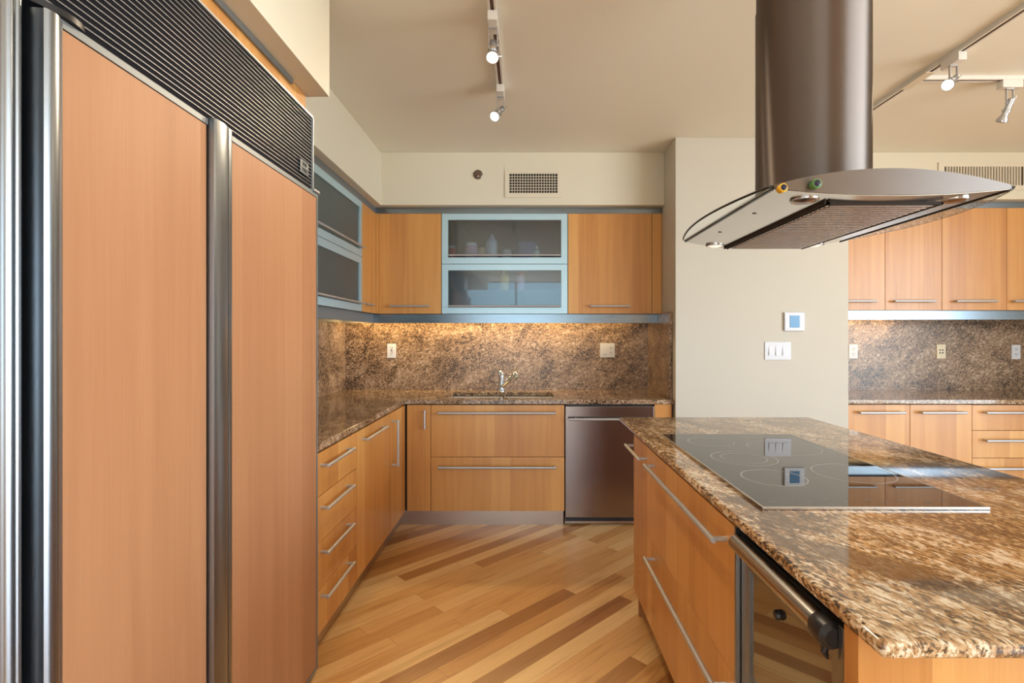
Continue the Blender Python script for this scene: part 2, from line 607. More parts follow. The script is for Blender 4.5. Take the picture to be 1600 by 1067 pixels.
        if s.wn:
            md = o.modifiers.new('weighted_normals', 'WEIGHTED_NORMAL')
            md.mode = 'FACE_AREA'
            md.weight = 50
            md.keep_sharp = True
        ORG[o.name] = org
        return o


def bx(*a, bev=0.0, seg=2):
    return B().box(*a, bev=bev, seg=seg)


def thing(name, label, cat, loc, group=None):
    o = bpy.data.objects.new(name, None)
    o.empty_display_size = 0.1
    C.collection.objects.link(o)
    o.location = loc
    ORG[o.name] = Vector(loc)
    return tag(o, label, cat, group)


def tag(o, label, cat, group=None):
    o['label'] = label
    o['category'] = cat
    if group:
        o['group'] = group
    return o


def struct(name, b, mat):
    o = b.build(name, mat)
    o['kind'] = 'structure'
    return o


def bar_handle(p0, p1, normal, stand, r, parent, mat='handle', post=0.006, inset=0.012):
    """round bar from p0 to p1 held by two square posts reaching back to the front"""
    p0, p1, n = Vector(p0), Vector(p1), Vector(normal)
    b = B()
    b.lathe([(r * 0.8, 0), (r, r * 0.25), (r, (p1 - p0).length - r * 0.25), (r * 0.8, (p1 - p0).length)], p0, p1 - p0, 14)
    d = (p1 - p0).normalized()
    for q in (p0 + d * inset, p1 - d * inset):
        b.tube(q, q - n * stand, post * 1.15, seg=10)
    return b.build('handle', mat, parent)


# ------------------------------------------------------------------ the room
CE = 2.742
struct('floor', bx(-1.60, 5.60, -5.05, 4.40, -0.06, 0.0), 'floor')
struct('ceiling', bx(-1.60, 5.60, -5.05, 4.40, CE, CE + 0.06), 'ceiling')
struct('wall_left', bx(-1.62, -1.56, -5.05, 4.40, 0, CE), 'wall')
struct('wall_back', bx(-1.56, 5.60, 4.34, 4.40, 0, CE), 'wall')
struct('wall_pier', bx(1.043, 2.257, 3.59, 4.34, 0, CE, bev=0.004), 'wall')
b = B()
b.box(5.56, 5.62, 1.20, 4.34, 0, CE)
b.box(5.56, 5.62, -5.05, 1.20, 2.70, CE)
b.box(5.56, 5.62, -5.05, 1.20, 0, 0.10)
struct('wall_right', b, 'wall')
b = B()
b.box(-1.56, -1.54, -5.05, -4.99, 0, CE)
b.box(1.00, 5.56, -5.05, -4.99, 0, CE)
b.box(-1.54, 1.00, -5.05, -4.99, 2.72, CE)
b.box(-1.54, 1.00, -5.05, -4.99, 0, 0.10)
struct('wall_rear', b, 'rear')
b = B()
for yy in (-4.99, -2.9, -0.9, 1.14):
    b.box(5.57, 5.61, yy, yy + 0.06, 0.10, 2.70)
b.box(5.57, 5.61, -4.99, 1.20, 0.95, 1.0)
struct('window_1', b, 'alu')
b = B()
for xx in (-1.54, -0.30, 0.94):
    b.box(xx, xx + 0.06, -5.04, -5.0, 0.10, 2.72)
b.box(-1.54, 1.00, -5.04, -5.0, 0.95, 1.0)
struct('window_2', b, 'alu')
# dropped soffits
struct('trim_1', bx(-1.56, -0.788, -2.5, 2.0475, 2.30, CE, bev=0.003), 'soffit')
b = B()
b.slab([-1.56, -1.106, 1.043], [2.0475, 3.88, 4.34], [(0, 0), (0, 1), (1, 1)], 2.342, CE, 0.003)
struct('trim_2', b, 'soffit')
struct('trim_3', bx(2.257, 5.56, 3.88, 4.34, 2.386, CE, bev=0.003), 'soffit')

# ------------------------------------------------------------------ plinths (toe kicks)
struct('baseboard_left', bx(-0.92, -0.905, 2.05, 3.66, 0, 0.105), 'plinth')
struct('baseboard_back', bx(-0.905, 0.262, 3.665, 3.68, 0.0, 0.108), 'plinth')
struct('baseboard_right', bx(2.257, 5.56, 3.68, 3.695, 0.0, 0.105), 'plinth')

# ------------------------------------------------------------------ big refrigerator on the left
t = thing('refrigerator', 'large built-in refrigerator with maple door panels and black louvred grille', 'refrigerator', (-1.2, 1.45, 0))
FX = -0.837
bx(-1.54, -0.885, 0.862, 2.044, 0.03, 2.215).build('cabinet', 'steel_v', t)
bx(-1.5, -0.90, 0.87, 2.03, 0.0, 0.03).build('kick_plate', 'black', t)
# left door
d = bx(-0.882, FX, 0.918, 1.338, 0.03, 1.895, bev=0.001).build('door', 'wood_pink', t)
b = B()
b.box(-0.884, FX + 0.0015, 0.905, 1.342, 1.897, 1.912)
b.box(-0.884, -0.8825, 0.905, 1.342, 0.018, 1.897)
b.box(-0.884, FX + 0.0015, 0.905, 1.342, 0.018, 0.028)
b.build('door_frame', 'alu_dark', d)


def edge_grip(y0, y1, z0, z1, parent, proud):
    """long rolled metal grip down the door's edge"""
    w_ = y1 - y0
    pts = [(FX - 0.045, y0), (FX, y0), (FX + proud * 0.75, y0 + w_ * 0.03)]
    for k in range(9):
        a = PI * (0.86 - 0.72 * k / 8)
        pts.append((FX + proud * (0.62 + 0.45 * math.sin(a)), y0 + w_ * (0.33 + 0.36 * -math.cos(a))))
    pts += [(FX + 0.004, y0 + w_ * 0.70), (FX + 0.004, y0 + w_ * 0.73), (FX + 0.011, y0 + w_ * 0.76), (FX + 0.012, y0 + w_ * 0.86), (FX + 0.009, y0 + w_ * 0.97), (FX, y1), (FX - 0.045, y1)]
    B().prism(pts, 'z', z0, z1).build('handle', 'steel_v', parent)


edge_grip(0.868, 0.915, 0.03, 1.90, d, 0.022)
d = bx(-0.882, FX, 1.446, 2.036, 0.03, 1.895, bev=0.001).build('door', 'wood_pink', t)
b = B()
b.box(-0.884, FX + 0.0015, 1.436, 2.0475, 1.897, 1.912)
b.box(-0.884, FX + 0.0015, 2.038, 2.0475, 0.03, 1.897)
b.box(-0.884, FX + 0.0015, 1.436, 2.0475, 0.018, 0.028)
b.build('door_frame', 'alu_dark', d)
edge_grip(1.346, 1.442, 0.03, 1.918, d, 0.018)
# grille of louvres over the doors
g = bx(-0.885, -0.8585, 0.862, 2.0395, 1.918, 2.212).build('grille', 'grille_dark', t)
b = B()
for k in range(20):
    z = 1.940 + k * 0.0138
    b.box(-0.8590, -0.8560, 0.862, 2.039, z, z + 0.0026, bev=0.0006)
b.build('louvres', 'grille_slat', g)
b = B()
b.box(-0.885, -0.851, 2.0395, 2.0445, 1.916, 2.219)
b.box(-0.885, -0.851, 0.862, 2.0445, 2.2125, 2.219)
b.build('grille_frame', 'alu', g)
bg = bx(-0.8535, -0.850, 1.925, 1.995, 1.964, 2.014, bev=0.001).build('badge', 'chrome', t)


def text_mesh(name, txt, size, loc, rot, mat, parent, ext=0.0008):
    cu = bpy.data.curves.new(name, 'FONT')
    cu.body = txt
    cu.size = size
    cu.extrude = ext
    cu.align_x = 'CENTER'
    cu.align_y = 'CENTER'
    tmp = bpy.data.objects.new('tmp', cu)
    C.collection.objects.link(tmp)
    dg = bpy.context.evaluated_depsgraph_get()
    me = bpy.data.meshes.new_from_object(tmp.evaluated_get(dg))
    bpy.data.objects.remove(tmp)
    me.name = name
    me.transform(Matrix.Translation(Vector(loc) - ORG[parent.name]) @ Matrix.Rotation(rot[2], 4, 'Z') @ Matrix.Rotation(rot[0], 4, 'X'))
    me.materials.clear()
    me.materials.append(M[mat])
    o = bpy.data.objects.new(name, me)
    C.collection.objects.link(o)
    o.parent = parent
    return o


text_mesh('lettering', 'SUB', 0.020, (-0.8497, 1.960, 2.000), (PI / 2, 0, PI / 2), 'black', bg)
text_mesh('lettering', 'ZERO', 0.020, (-0.8497, 1.960, 1.978), (PI / 2, 0, PI / 2), 'black', bg)
# curved dark hinge cover over the left door, small end cap over the right door
b = B()
pts = [(-0.885, 0.868), (-0.845, 0.868)]
for k in range(9):
    a = k / 8
    pts.append((-0.845 + 0.030 * math.sin(PI * min(1, a * 1.25) * 0.5) * (1 - a) ** 0.4, 0.872 + 0.105 * a))
pts += [(-0.885, 0.977)]
b.prism(pts, 'z', 1.9135, 1.925)
b.build('hinge_cover', 'black', t)
bx(-0.87, -0.828, 2.0, 2.052, 1.913, 1.922, bev=0.002).build('hinge_cap', 'alu', t)

# tall unit cut off by the left edge
t = thing('tall_cabinet', 'tall built-in unit cut by left edge, with rounded steel door edges', 'cabinet', (-1.2, 0.55, 0))
bx(-1.54, -0.885, 0.25, 0.846, 0.0, 2.215).build('cabinet', 'steel_v', t)
d = bx(-0.882, FX, 0.25, 0.806, 0.03, 1.93, bev=0.001).build('door', 'wood_pink', t)
b = B()
pts = [(-0.88, 0.8085)]
for k in range(9):
    a = PI * k / 8
    pts.append((FX - 0.004 + 0.016 * math.sin(a), 0.820 - 0.0105 * math.cos(a)))
pts.append((-0.88, 0.832))
b.prism(pts, 'z', 0.03, 1.97)
b.build('handle', 'steel_v', d)
b = B()
b.box(-0.88, FX - 0.010, 0.8355, 0.846, 0.02, 1.99, bev=0.003)
b.tube((FX - 0.012, 0.851, 0.02), (FX - 0.012, 0.851, 1.99), 0.007, seg=14)
b.build('edge_strip', 'steel_v', t)

# maple panel and metal strip above the grille
t = thing('overhead_panel', 'narrow maple panel above the black louvred grille, under the soffit', 'panel', (-0.9, 1.2, 2.222))
bx(-0.90, -0.877, 0.3, 2.03, 2.222, 2.2985).build('panel', 'wood', t)
bx(-0.877, -0.866, 0.3, 1.90, 2.278, 2.2985, bev=0.002).build('metal_strip', 'alu_dark', t)

# ------------------------------------------------------------------ base cabinets, left run (fronts face +X)
LX = -0.86
ZS = [0.108, 0.290, 0.485, 0.680, 0.862]
GAP = 0.0016
t = thing('drawer_cabinet', 'maple base cabinet with four stacked drawers beside the refrigerator', 'cabinet', (-1.2, 2.32, 0.1))
bx(-1.50, LX - 0.021, 2.05, 2.594, 0.106, 0.866).build('carcass', 'gap_shade', t)
for i in range(4):
    d = bx(LX - 0.02, LX, 2.05 + GAP, 2.594 - GAP, ZS[i] + GAP, ZS[i + 1] - GAP, bev=0.0012).build('drawer', 'wood', t)
    z = (0.258, 0.443, 0.628, 0.805)[i]
    bar_handle((-0.828, 2.13, z), (-0.828, 2.465, z), (1, 0, 0), 0.032, 0.0075, d)
t = thing('pullout_cabinet', 'tall-door maple base cabinet with one horizontal bar handle, left run', 'cabinet', (-1.2, 2.92, 0.1))
bx(-1.50, LX - 0.021, 2.5955, 3.243, 0.106, 0.866).build('carcass', 'gap_shade', t)
d = bx(LX - 0.02, LX, 2.596 + GAP, 3.243 - GAP, 0.108 + GAP, 0.862 - GAP, bev=0.0012).build('door', 'wood', t)
bar_handle((-0.828, 2.667, 0.808), (-0.828, 3.056, 0.808), (1, 0, 0), 0.032, 0.0075, d)
t = thing('corner_cabinet', 'inside-corner maple base cabinet with a pair of upright bar handles', 'cabinet', (-1.1, 3.8, 0.1))
b = B()
b.slab([-1.50, LX - 0.021, -0.682], [3.246, 3.649, 4.30], [(0, 0), (0, 1), (1, 1)], 0.106, 0.866)
b.build('carcass', 'gap_shade', t)
d = bx(LX - 0.02, LX, 3.245 + GAP, 3.622, 0.108 + GAP, 0.862 - GAP, bev=0.0012).build('door', 'wood', t)
bar_handle((-0.822, 3.27, 0.514), (-0.822, 3.27, 0.815), (1, 0, 0), 0.038, 0.008, d)
BY = 3.628
d = bx(-0.848, -0.680 - GAP, BY, BY + 0.02, 0.108 + GAP, 0.862 - GAP, bev=0.0012).build('door', 'wood', t)
bar_handle((-0.718, BY - 0.034, 0.694), (-0.718, BY - 0.034, 0.828), (0, -1, 0), 0.034, 0.0075, d)

# base cabinets, back run (fronts face -Y)
t = thing('sink_cabinet', 'wide maple base cabinet with two deep drawers under the sink', 'cabinet', (-0.2, 3.95, 0.1))
b = B()
b.box(-0.679, 0.267, BY + 0.021, 4.30, 0.106, 0.62)
b.box(-0.679, 0.267, BY + 0.021, BY + 0.04, 0.62, 0.866)
b.box(-0.679, -0.66, BY + 0.04, 4.30, 0.62, 0.866)
b.box(0.248, 0.267, BY + 0.04, 4.30, 0.62, 0.866)
b.build('carcass', 'gap_shade', t)
for z0, z1, hz in ((0.108, 0.492, 0.425), (0.492, 0.862, 0.808)):
    d = bx(-0.680 + GAP, 0.268 - GAP, BY, BY + 0.02, z0 + GAP, z1 - GAP, bev=0.0012).build('drawer', 'wood', t)
    bar_handle((-0.624, BY - 0.036, hz), (0.206, BY - 0.036, hz), (0, -1, 0), 0.036, 0.0095, d)
t = thing('dishwasher', 'stainless steel dishwasher with a long bar handle right of the sink', 'dishwasher', (0.59, 3.95, 0.0))
bx(0.275, 0.900, BY + 0.022, 4.30, 0.03, 0.864).build('body', 'black', t)
d = bx(0.273, 0.902, BY - 0.004, BY + 0.02, 0.064, 0.852, bev=0.004).build('door', 'steel_dw', t)
bar_handle((0.292, BY - 0.045, 0.766), (0.884, BY - 0.045, 0.766), (0, -1, 0), 0.042, 0.0085, d, inset=0.055)
b = B()
b.box(0.273, 0.905, BY + 0.025, BY + 0.04, 0.012, 0.060)
b.build('kick_plate', 'plinth', t)
tag(bx(0.907, 1.028, BY, BY + 0.02, 0.0, 0.866, bev=0.001).build('filler_panel', 'wood'), 'slim maple filler panel between dishwasher and pale pier', 'panel')

# ------------------------------------------------------------------ L shaped granite worktop with sink cut-out
b = B()
b.slab([-1.545, -0.857, -0.580, 0.205, 1.040], [2.052, 3.613, 3.745, 4.118, 4.335],
       [(0, 0), (0, 1), (0, 2), (0, 3), (1, 1), (1, 2), (1, 3), (2, 1), (2, 3), (3, 1), (3, 2), (3, 3)], 0.868, 0.900, 0.004)
tag(b.build('countertop', 'counter'), 'L-shaped brown granite worktop holding the sink', 'countertop')
tag(bx(-1.552, -1.532, 2.052, 4.318, 0.900, 1.462).build('backsplash', 'splash'), 'granite backsplash slab on the left wall beside the refrigerator', 'backsplash')
tag(bx(-1.5315, 1.0185, 4.318, 4.338, 0.900, 1.462).build('backsplash', 'splash'), 'long granite backsplash slab behind the sink', 'backsplash')
tag(bx(1.019, 1.041, 3.66, 4.338, 0.900, 1.522, bev=0.002).build('backsplash', 'splash'), 'granite backsplash return on the side of the pale pier', 'backsplash')

# sink
t = thing('sink', 'double-bowl stainless sink set under the granite worktop', 'sink', (-0.19, 3.93, 0.69))


def bowl(x0, x1, y0, y1, z0, z1, name):
    b_ = B()
    th = 0.004
    b_.box(x0, x1, y0, y1, z0, z0 + th)
    b_.box(x0, x0 + th, y0, y1, z0, z1)
    b_.box(x1 - th, x1, y0, y1, z0, z1)
    b_.box(x0, x1, y0, y0 + th, z0, z1)
    b_.box(x0, x1, y1 - th, y1, z0, z1)
    b_.box(x0 - 0.012, x1 + 0.012, y0 - 0.012, y0 + th, z1 - 0.002, z1)
    b_.box(x0 - 0.012, x1 + 0.012, y1 - th, y1 + 0.012, z1 - 0.002, z1)
    b_.box(x0 - 0.012, x0 + th, y0, y1, z1 - 0.002, z1)
    b_.box(x1 - th, x1 + 0.012, y0, y1, z1 - 0.002, z1)
    b_.ring(((x0 + x1) / 2, (y0 + y1) / 2), 0.02, 0.04, z0 + th, z0 + th + 0.003, 24)
    return b_.build(name, 'sink_steel', t)


bowl(-0.584, -0.20, 3.742, 4.112, 0.69, 0.8665, 'bowl')
bowl(-0.165, 0.209, 3.742, 4.112, 0.69, 0.8665, 'bowl')
# faucet
t = thing('faucet', 'chrome pull-out kitchen faucet standing behind the sink', 'faucet', (-0.208, 4.215, 0.900))
fx, fy = -0.208, 4.215
B().lathe([(0.034, 0), (0.034, 0.006), (0.026, 0.012), (0.0245, 0.02), (0.0245, 0.105), (0.026, 0.12), (0.024, 0.135), (0.016, 0.148)], (fx, fy, 0.9)).build('body', 'chrome', t)
B().path([(fx, fy, 1.043), (fx - 0.01, fy - 0.008, 1.058), (fx - 0.035, fy - 0.02, 1.066), (fx - 0.075, fy - 0.03, 1.064)], [0.018, 0.014, 0.009, 0.006]).build('lever', 'chrome', t)
sp_ = B().path([(fx + 0.008, fy - 0.01, 0.935), (fx + 0.035, fy - 0.05, 0.965), (fx + 0.075, fy - 0.11, 1.008), (fx + 0.115, fy - 0.165, 1.046)], [0.018, 0.017, 0.0155, 0.015]).build('spout', 'chrome', t)
B().lathe([(0.014, 0), (0.021, 0.01), (0.0225, 0.035), (0.020, 0.05), (0.012, 0.052)], (fx + 0.113, fy - 0.160, 1.062), (0.25, -0.55, -0.80)).build('spray_head', 'chrome', sp_)


# ------------------------------------------------------------------ outlets and switches on walls facing -Y
def outlet(x, y, z, label, kind, mat='white', group=None):
    wd = 0.124 if kind == 'double' else 0.075
    t_ = thing('power_outlet' if kind != 'jack' else 'wall_jack', label, 'outlet' if kind != 'jack' else 'wall jack', (x, y, z - 0.06), group)
    bx(x - wd / 2, x + wd / 2, y - 0.006, y - 0.0005, z - 0.06, z + 0.06, bev=0.002).build('cover_plate', mat, t_)
    yy = y - 0.006
    xo = x + (0.029 if kind == 'double' else 0)
    if kind in ('duplex', 'double', 'gfci'):
        for s in (-1, 1):
            r_ = bx(xo - 0.017, xo + 0.017, yy - 0.002, yy, z + s * 0.021 - 0.015, z + s * 0.021 + 0.015, bev=0.0009).build('receptacle', mat, t_)
            b_ = B()
            b_.box(xo - 0.009, xo - 0.005, yy - 0.0024, yy - 0.001, z + s * 0.021 - 0.001, z + s * 0.021 + 0.009)
            b_.box(xo + 0.005, xo + 0.009, yy - 0.0024, yy - 0.001, z + s * 0.021 - 0.001, z + s * 0.021 + 0.009)
            b_.tube((xo, yy - 0.0024, z + s * 0.021 - 0.008), (xo, yy - 0.001, z + s * 0.021 - 0.008), 0.0032, seg=10)
            b_.build('slots', 'black', r_)
    if kind == 'gfci':
        bx(xo - 0.008, xo + 0.008, yy - 0.003, yy, z - 0.0055, z - 0.0005, bev=0.0006).build('test_button', 'black', t_)
        bx(xo - 0.006, xo + 0.006, yy - 0.003, yy, z + 0.0035, z + 0.0085, bev=0.0006).build('reset_button', 'bulb_off', t_)
    if kind == 'double':
        r_ = bx(x - 0.046, x - 0.012, yy - 0.003, yy, z - 0.034, z + 0.034, bev=0.0012).build('rocker', mat, t_)
    if kind == 'jack':
        b_ = B()
        for sx in (-1, 1):
            for sz in (-1, 1):
                b_.box(x + sx * 0.0115 - 0.006, x + sx * 0.0115 + 0.006, yy - 0.0015, yy, z + sz * 0.0115 - 0.005, z + sz * 0.0115 + 0.005)
        b_.build('sockets', 'black', t_)
        for sz in (-1, 1):
            B().tube((x, yy - 0.001, z + sz * 0.045), (x, yy, z + sz * 0.045), 0.003, seg=8).build('screw', 'handle', t_)
    return t_


outlet(-1.138, 4.318, 1.227, 'white outlet with dark test buttons, on granite left of the sink', 'gfci')
outlet(0.680, 4.318, 1.231, 'square white switch-and-outlet plate on granite right of the faucet', 'double')
outlet(2.752, 4.318, 1.221, 'white outlet on granite right beside the pale pier edge', 'duplex')
outlet(3.492, 4.318, 1.221, 'cream wall plate with four dark sockets on the right-hand backsplash', 'jack', 'ivory')
outlet(4.122, 4.318, 1.217, 'white outlet cut close by the right picture edge, on granite', 'duplex')

PY = 3.59
t = thing('light_switch', 'white plate with three rocker switches on the pale pier', 'light switch', (1.759, PY, 1.18))
bx(1.759 - 0.092, 1.759 + 0.092, PY - 0.006, PY - 0.0005, 1.182, 1.308, bev=0.003).build('cover_plate', 'white', t)
for k in (-1, 0, 1):
    r_ = B()
    xc = 1.759 + k * 0.048
    r_.prism([(PY - 0.006, 1.213), (PY - 0.013, 1.213), (PY - 0.007, 1.277), (PY - 0.006, 1.277)], 'x', xc - 0.0165, xc + 0.0165)
    r_.build('rocker', 'white', t)
t = thing('thermostat', 'white square thermostat with blue display above the rocker switches', 'thermostat', (1.871, PY, 1.38))
bx(1.871 - 0.07, 1.871 + 0.07, PY - 0.016, PY - 0.0005, 1.385, 1.515, bev=0.004).build('case', 'white', t)
bx(1.871 - 0.034, 1.871 + 0.034, PY - 0.0185, PY - 0.015, 1.408, 1.492, bev=0.001).build('display', 'lcd', t)
for s in (-1, 1):
    for k in range(5):
        z = 1.412 + k * 0.0185
        bx(1.871 + s * 0.052 - 0.007, 1.871 + s * 0.052 + 0.007, PY - 0.018, PY - 0.0155, z - 0.003, z + 0.003, bev=0.0008).build('button', 'alu', t)

# ------------------------------------------------------------------ wall cabinets, left and back
UX = -1.16
UY = 3.94
U0, U1 = 1.522, 2.292
SPL = 1.905


def glass_door(axis, a0, a1, z0, z1, face, parent, hz):
    """framed frosted lift-up door; axis 'x' runs along X facing -Y, 'y' runs along Y facing +X"""
    fr = 0.048
    b_ = B()
    gp = B()

    def bb(q, u0, u1, w0, w1, d0, d1, bev=0):
        if axis == 'x':
            q.box(u0, u1, face + d0, face + d1, w0, w1, bev=bev)
        else:
            q.box(face - d1, face - d0, u0, u1, w0, w1, bev=bev)
    bb(b_, a0, a1, z1 - fr, z1, 0, 0.02, 0.001)
    bb(b_, a0, a1, z0, z0 + fr, 0, 0.02, 0.001)
    bb(b_, a0, a0 + fr, z0 + fr, z1 - fr, 0, 0.02)
    bb(b_, a1 - fr, a1, z0 + fr, z1 - fr, 0, 0.02)
    d_ = b_.build('door', 'alu_sky_tint', parent)
    bb(gp, a0 + fr - 0.004, a1 - fr + 0.004, z0 + fr - 0.004, z1 - fr + 0.004, 0.008, 0.013)
    gp.build('pane', 'frost' if axis == 'x' else 'frost_grey', d_)
    if axis == 'x':
        bar_handle((a0 + 0.055, face - 0.024, hz), (a1 - 0.055, face - 0.024, hz), (0, -1, 0), 0.024, 0.0065, d_, inset=0.02)
    else:
        bar_handle((face + 0.024, a0 + 0.055, hz), (face + 0.024, a1 - 0.015, hz), (1, 0, 0), 0.024, 0.0065, d_, inset=0.02)
    return d_


def carcass_box(x0, x1, y0, y1, z0, z1, open_side, parent, mat, shelf=None, th=0.016):
    b_ = B()
    b_.box(x0, x1, y0, y1, z0, z0 + th)
    b_.box(x0, x1, y0, y1, z1 - th, z1)
    if open_side == '-y':
        b_.box(x0, x0 + th, y0, y1, z0 + th, z1 - th)
        b_.box(x1 - th, x1, y0, y1, z0 + th, z1 - th)
        b_.box(x0 + th, x1 - th, y1 - th, y1, z0 + th, z1 - th)
    else:
        b_.box(x0, x0 + th, y0, y1, z0 + th, z1 - th)
        b_.box(x0 + th, x1, y0, y0 + th, z0 + th, z1 - th)
        b_.box(x0 + th, x1, y1 - th, y1, z0 + th, z1 - th)
    o_ = b_.build('carcass', mat, parent)
    if shelf:
        if open_side == '-y':
            bx(x0 + th, x1 - th, y0 + 0.02, y1 - th, shelf, shelf + th).build('shelf', mat, parent)
        else:
            bx(x0 + th, x1 - 0.02, y0 + th, y1 - th, shelf, shelf + th).build('shelf', mat, parent)
    return o_


t = thing('wall_cabinet', 'wall cabinet with two frosted glass lift doors next to the refrigerator', 'wall cabinet', (-1.35, 2.95, U0))
carcass_box(-1.545, UX - 0.021, 2.30, 3.609, U0, U1, '+x', t, 'carcass', SPL - 0.008)
glass_door('y', 2.30, 3.609, SPL + GAP, U1, UX, t, 1.969)
glass_door('y', 2.30, 3.609, U0, SPL - GAP, UX, t, 1.579)

t = thing('wall_cabinet', 'maple corner wall cabinet with two doors meeting in the inside corner', 'wall cabinet', (-1.3, 4.1, U0))
b = B()
b.slab([-1.545, UX - 0.021, -0.657], [3.611, UY + 0.021, 4.335], [(0, 0), (0, 1), (1, 1)], U0, U1)
b.build('carcass', 'gap_shade', t)
d = bx(UX - 0.02, UX, 3.611 + GAP, UY - 0.006, U0, U1, bev=0.0012).build('door', 'wood', t)
bar_handle((UX + 0.028, 3.66, 1.579), (UX + 0.028, 3.80, 1.579), (1, 0, 0), 0.028, 0.0065, d)
bx(-1.1595, -1.139, UY - 0.0045, UY + 0.02, U0, U1, bev=0.001).build('corner_post', 'wood', t)
d = bx(-1.137, -0.657 - GAP, UY, UY + 0.02, U0, U1, bev=0.0012).build('door', 'wood', t)
bar_handle((-1.050, UY - 0.032, 1.579), (-0.742, UY - 0.032, 1.579), (0, -1, 0), 0.032, 0.0075, d)

t = thing('wall_cabinet', 'wall cabinet with two frosted glass lift doors centred above the sink', 'wall cabinet', (-0.17, 4.13, U0))
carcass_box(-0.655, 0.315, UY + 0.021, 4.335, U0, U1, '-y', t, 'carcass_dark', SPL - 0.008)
glass_door('x', -0.655 + GAP, 0.315 - GAP, SPL + GAP, U1, UY, t, 1.969)
glass_door('x', -0.655 + GAP, 0.315 - GAP, U0, SPL - GAP, UY, t, 1.579)

t = thing('wall_cabinet', 'single-door maple wall cabinet above the dishwasher', 'wall cabinet', (0.64, 4.13, U0))
bx(0.317, 0.963, UY + 0.021, 4.335, U0, U1).build('carcass', 'gap_shade', t)
d = bx(0.317 + GAP, 0.964 - GAP, UY, UY + 0.02, U0, U1, bev=0.0012).build('door', 'wood', t)
bar_handle((0.485, UY - 0.032, 1.579), (0.792, UY - 0.032, 1.579), (0, -1, 0), 0.032, 0.0075, d)
tag(bx(0.966, 1.041, UY, UY + 0.02, U0, U1, bev=0.001).build('filler_panel', 'wood'), 'slim maple filler strip between wall cabinet and pale pier', 'panel')

# metal strips under and over the wall cabinets
t = thing('light_rail', 'brushed metal strip running under the wall cabinets left and behind sink', 'trim strip', (-0.2, 3.9, 1.455))
bx(-1.195, 1.018, 3.985, 4.0, 1.452, 1.5205).build('back_strip', 'rail', t)
bx(-1.21, -1.195, 2.30, 4.0, 1.452, 1.5205).build('side_strip', 'alu_dark', t)
t = thing('cornice_strip', 'blue-grey metal strip above the back and left wall cabinets', 'trim strip', (-0.2, 3.95, U1))
bx(-1.165, 1.036, 3.945, 3.96, U1 + 0.002, 2.3415).build('back_strip', 'rail', t)
bx(-1.18, -1.165, 2.30, 3.96, U1 + 0.002, 2.3415).build('side_strip', 'alu_dark', t)


# things behind the frosted panes
def pack(name, label, cat, x, y, z, prof, mat, cap=None):
    y = y - 0.055
    t_ = thing(name, label, cat, (x, y, z), 'packages inside the glass cabinet over the sink')
    B().lathe(prof, (x, y, z), seg=20).build('body', mat, t_)
    h = prof[-1][1]
    if cap:
        B().lathe([(cap[0], 0), (cap[0], cap[1]), (cap[0] * 0.8, cap[1] + 0.004)], (x, y, z + h), seg=16).build('lid', cap[2], t_)


SZ = SPL + 0.0085
pack('jar', 'pinkish jar seen blurred through the upper frosted pane', 'jar', -0.432, 4.06, SZ, [(0.045, 0), (0.048, 0.02), (0.048, 0.125), (0.04, 0.14)], 'pack_pink', (0.042, 0.02, 'pack_cream'))
pack('bottle', 'tall pale bottle seen blurred behind the upper frosted pane', 'bottle', -0.275, 4.07, SZ, [(0.045, 0), (0.047, 0.02), (0.047, 0.17), (0.02, 0.21)], 'pack_cream', (0.02, 0.02, 'pack_grey'))
pack('jar', 'tan jar between pink jar and pale bottle, upper frosted pane', 'jar', -0.352, 4.058, SZ, [(0.026, 0), (0.028, 0.01), (0.028, 0.10), (0.02, 0.11)], 'pack_tan', (0.022, 0.012, 'pack_tan'))
pack('jar', 'small grey-white tub in the middle of the upper frosted pane', 'jar', -0.155, 4.05, SZ, [(0.032, 0), (0.038, 0.06), (0.034, 0.095)], 'pack_grey', (0.036, 0.01, 'pack_grey'))
pack('bottle', 'small mint bottle right of centre behind the upper frosted pane', 'bottle', 0.075, 4.052, SZ, [(0.024, 0), (0.026, 0.01), (0.026, 0.10), (0.012, 0.115)], 'pack_mint', (0.012, 0.02, 'pack_cream'))
pack('canister', 'dark blue canister right of centre, upper frosted pane', 'canister', 0.0, 4.13, SZ, [(0.075, 0), (0.078, 0.01), (0.078, 0.15), (0.07, 0.16)], 'pack_blue', (0.074, 0.015, 'pack_blue'))
pack('jar', 'dark red jar at the left end behind the upper frosted pane', 'jar', -0.59, 4.09, SZ, [(0.03, 0), (0.032, 0.01), (0.032, 0.12), (0.025, 0.13)], 'pack_red', (0.027, 0.012, 'pack_grey'))
bx(-0.635, 0.295, 4.05, 4.315, 1.700, 1.712).build('shelf', 'clear', bpy.data.objects['wall_cabinet.002'])
pack('jar', 'yellow jar seen blurred through the lower frosted pane', 'jar', -0.175, 4.10, 1.7125, [(0.03, 0), (0.034, 0.02), (0.034, 0.11), (0.02, 0.135)], 'pack_amber', (0.02, 0.02, 'pack_amber'))
pack('jar', 'pink-and-red jar right of the yellow jar, lower frosted pane', 'jar', -0.05, 4.10, 1.7125, [(0.032, 0), (0.036, 0.02), (0.036, 0.09), (0.026, 0.115)], 'pack_pink', (0.026, 0.02, 'pack_red'))

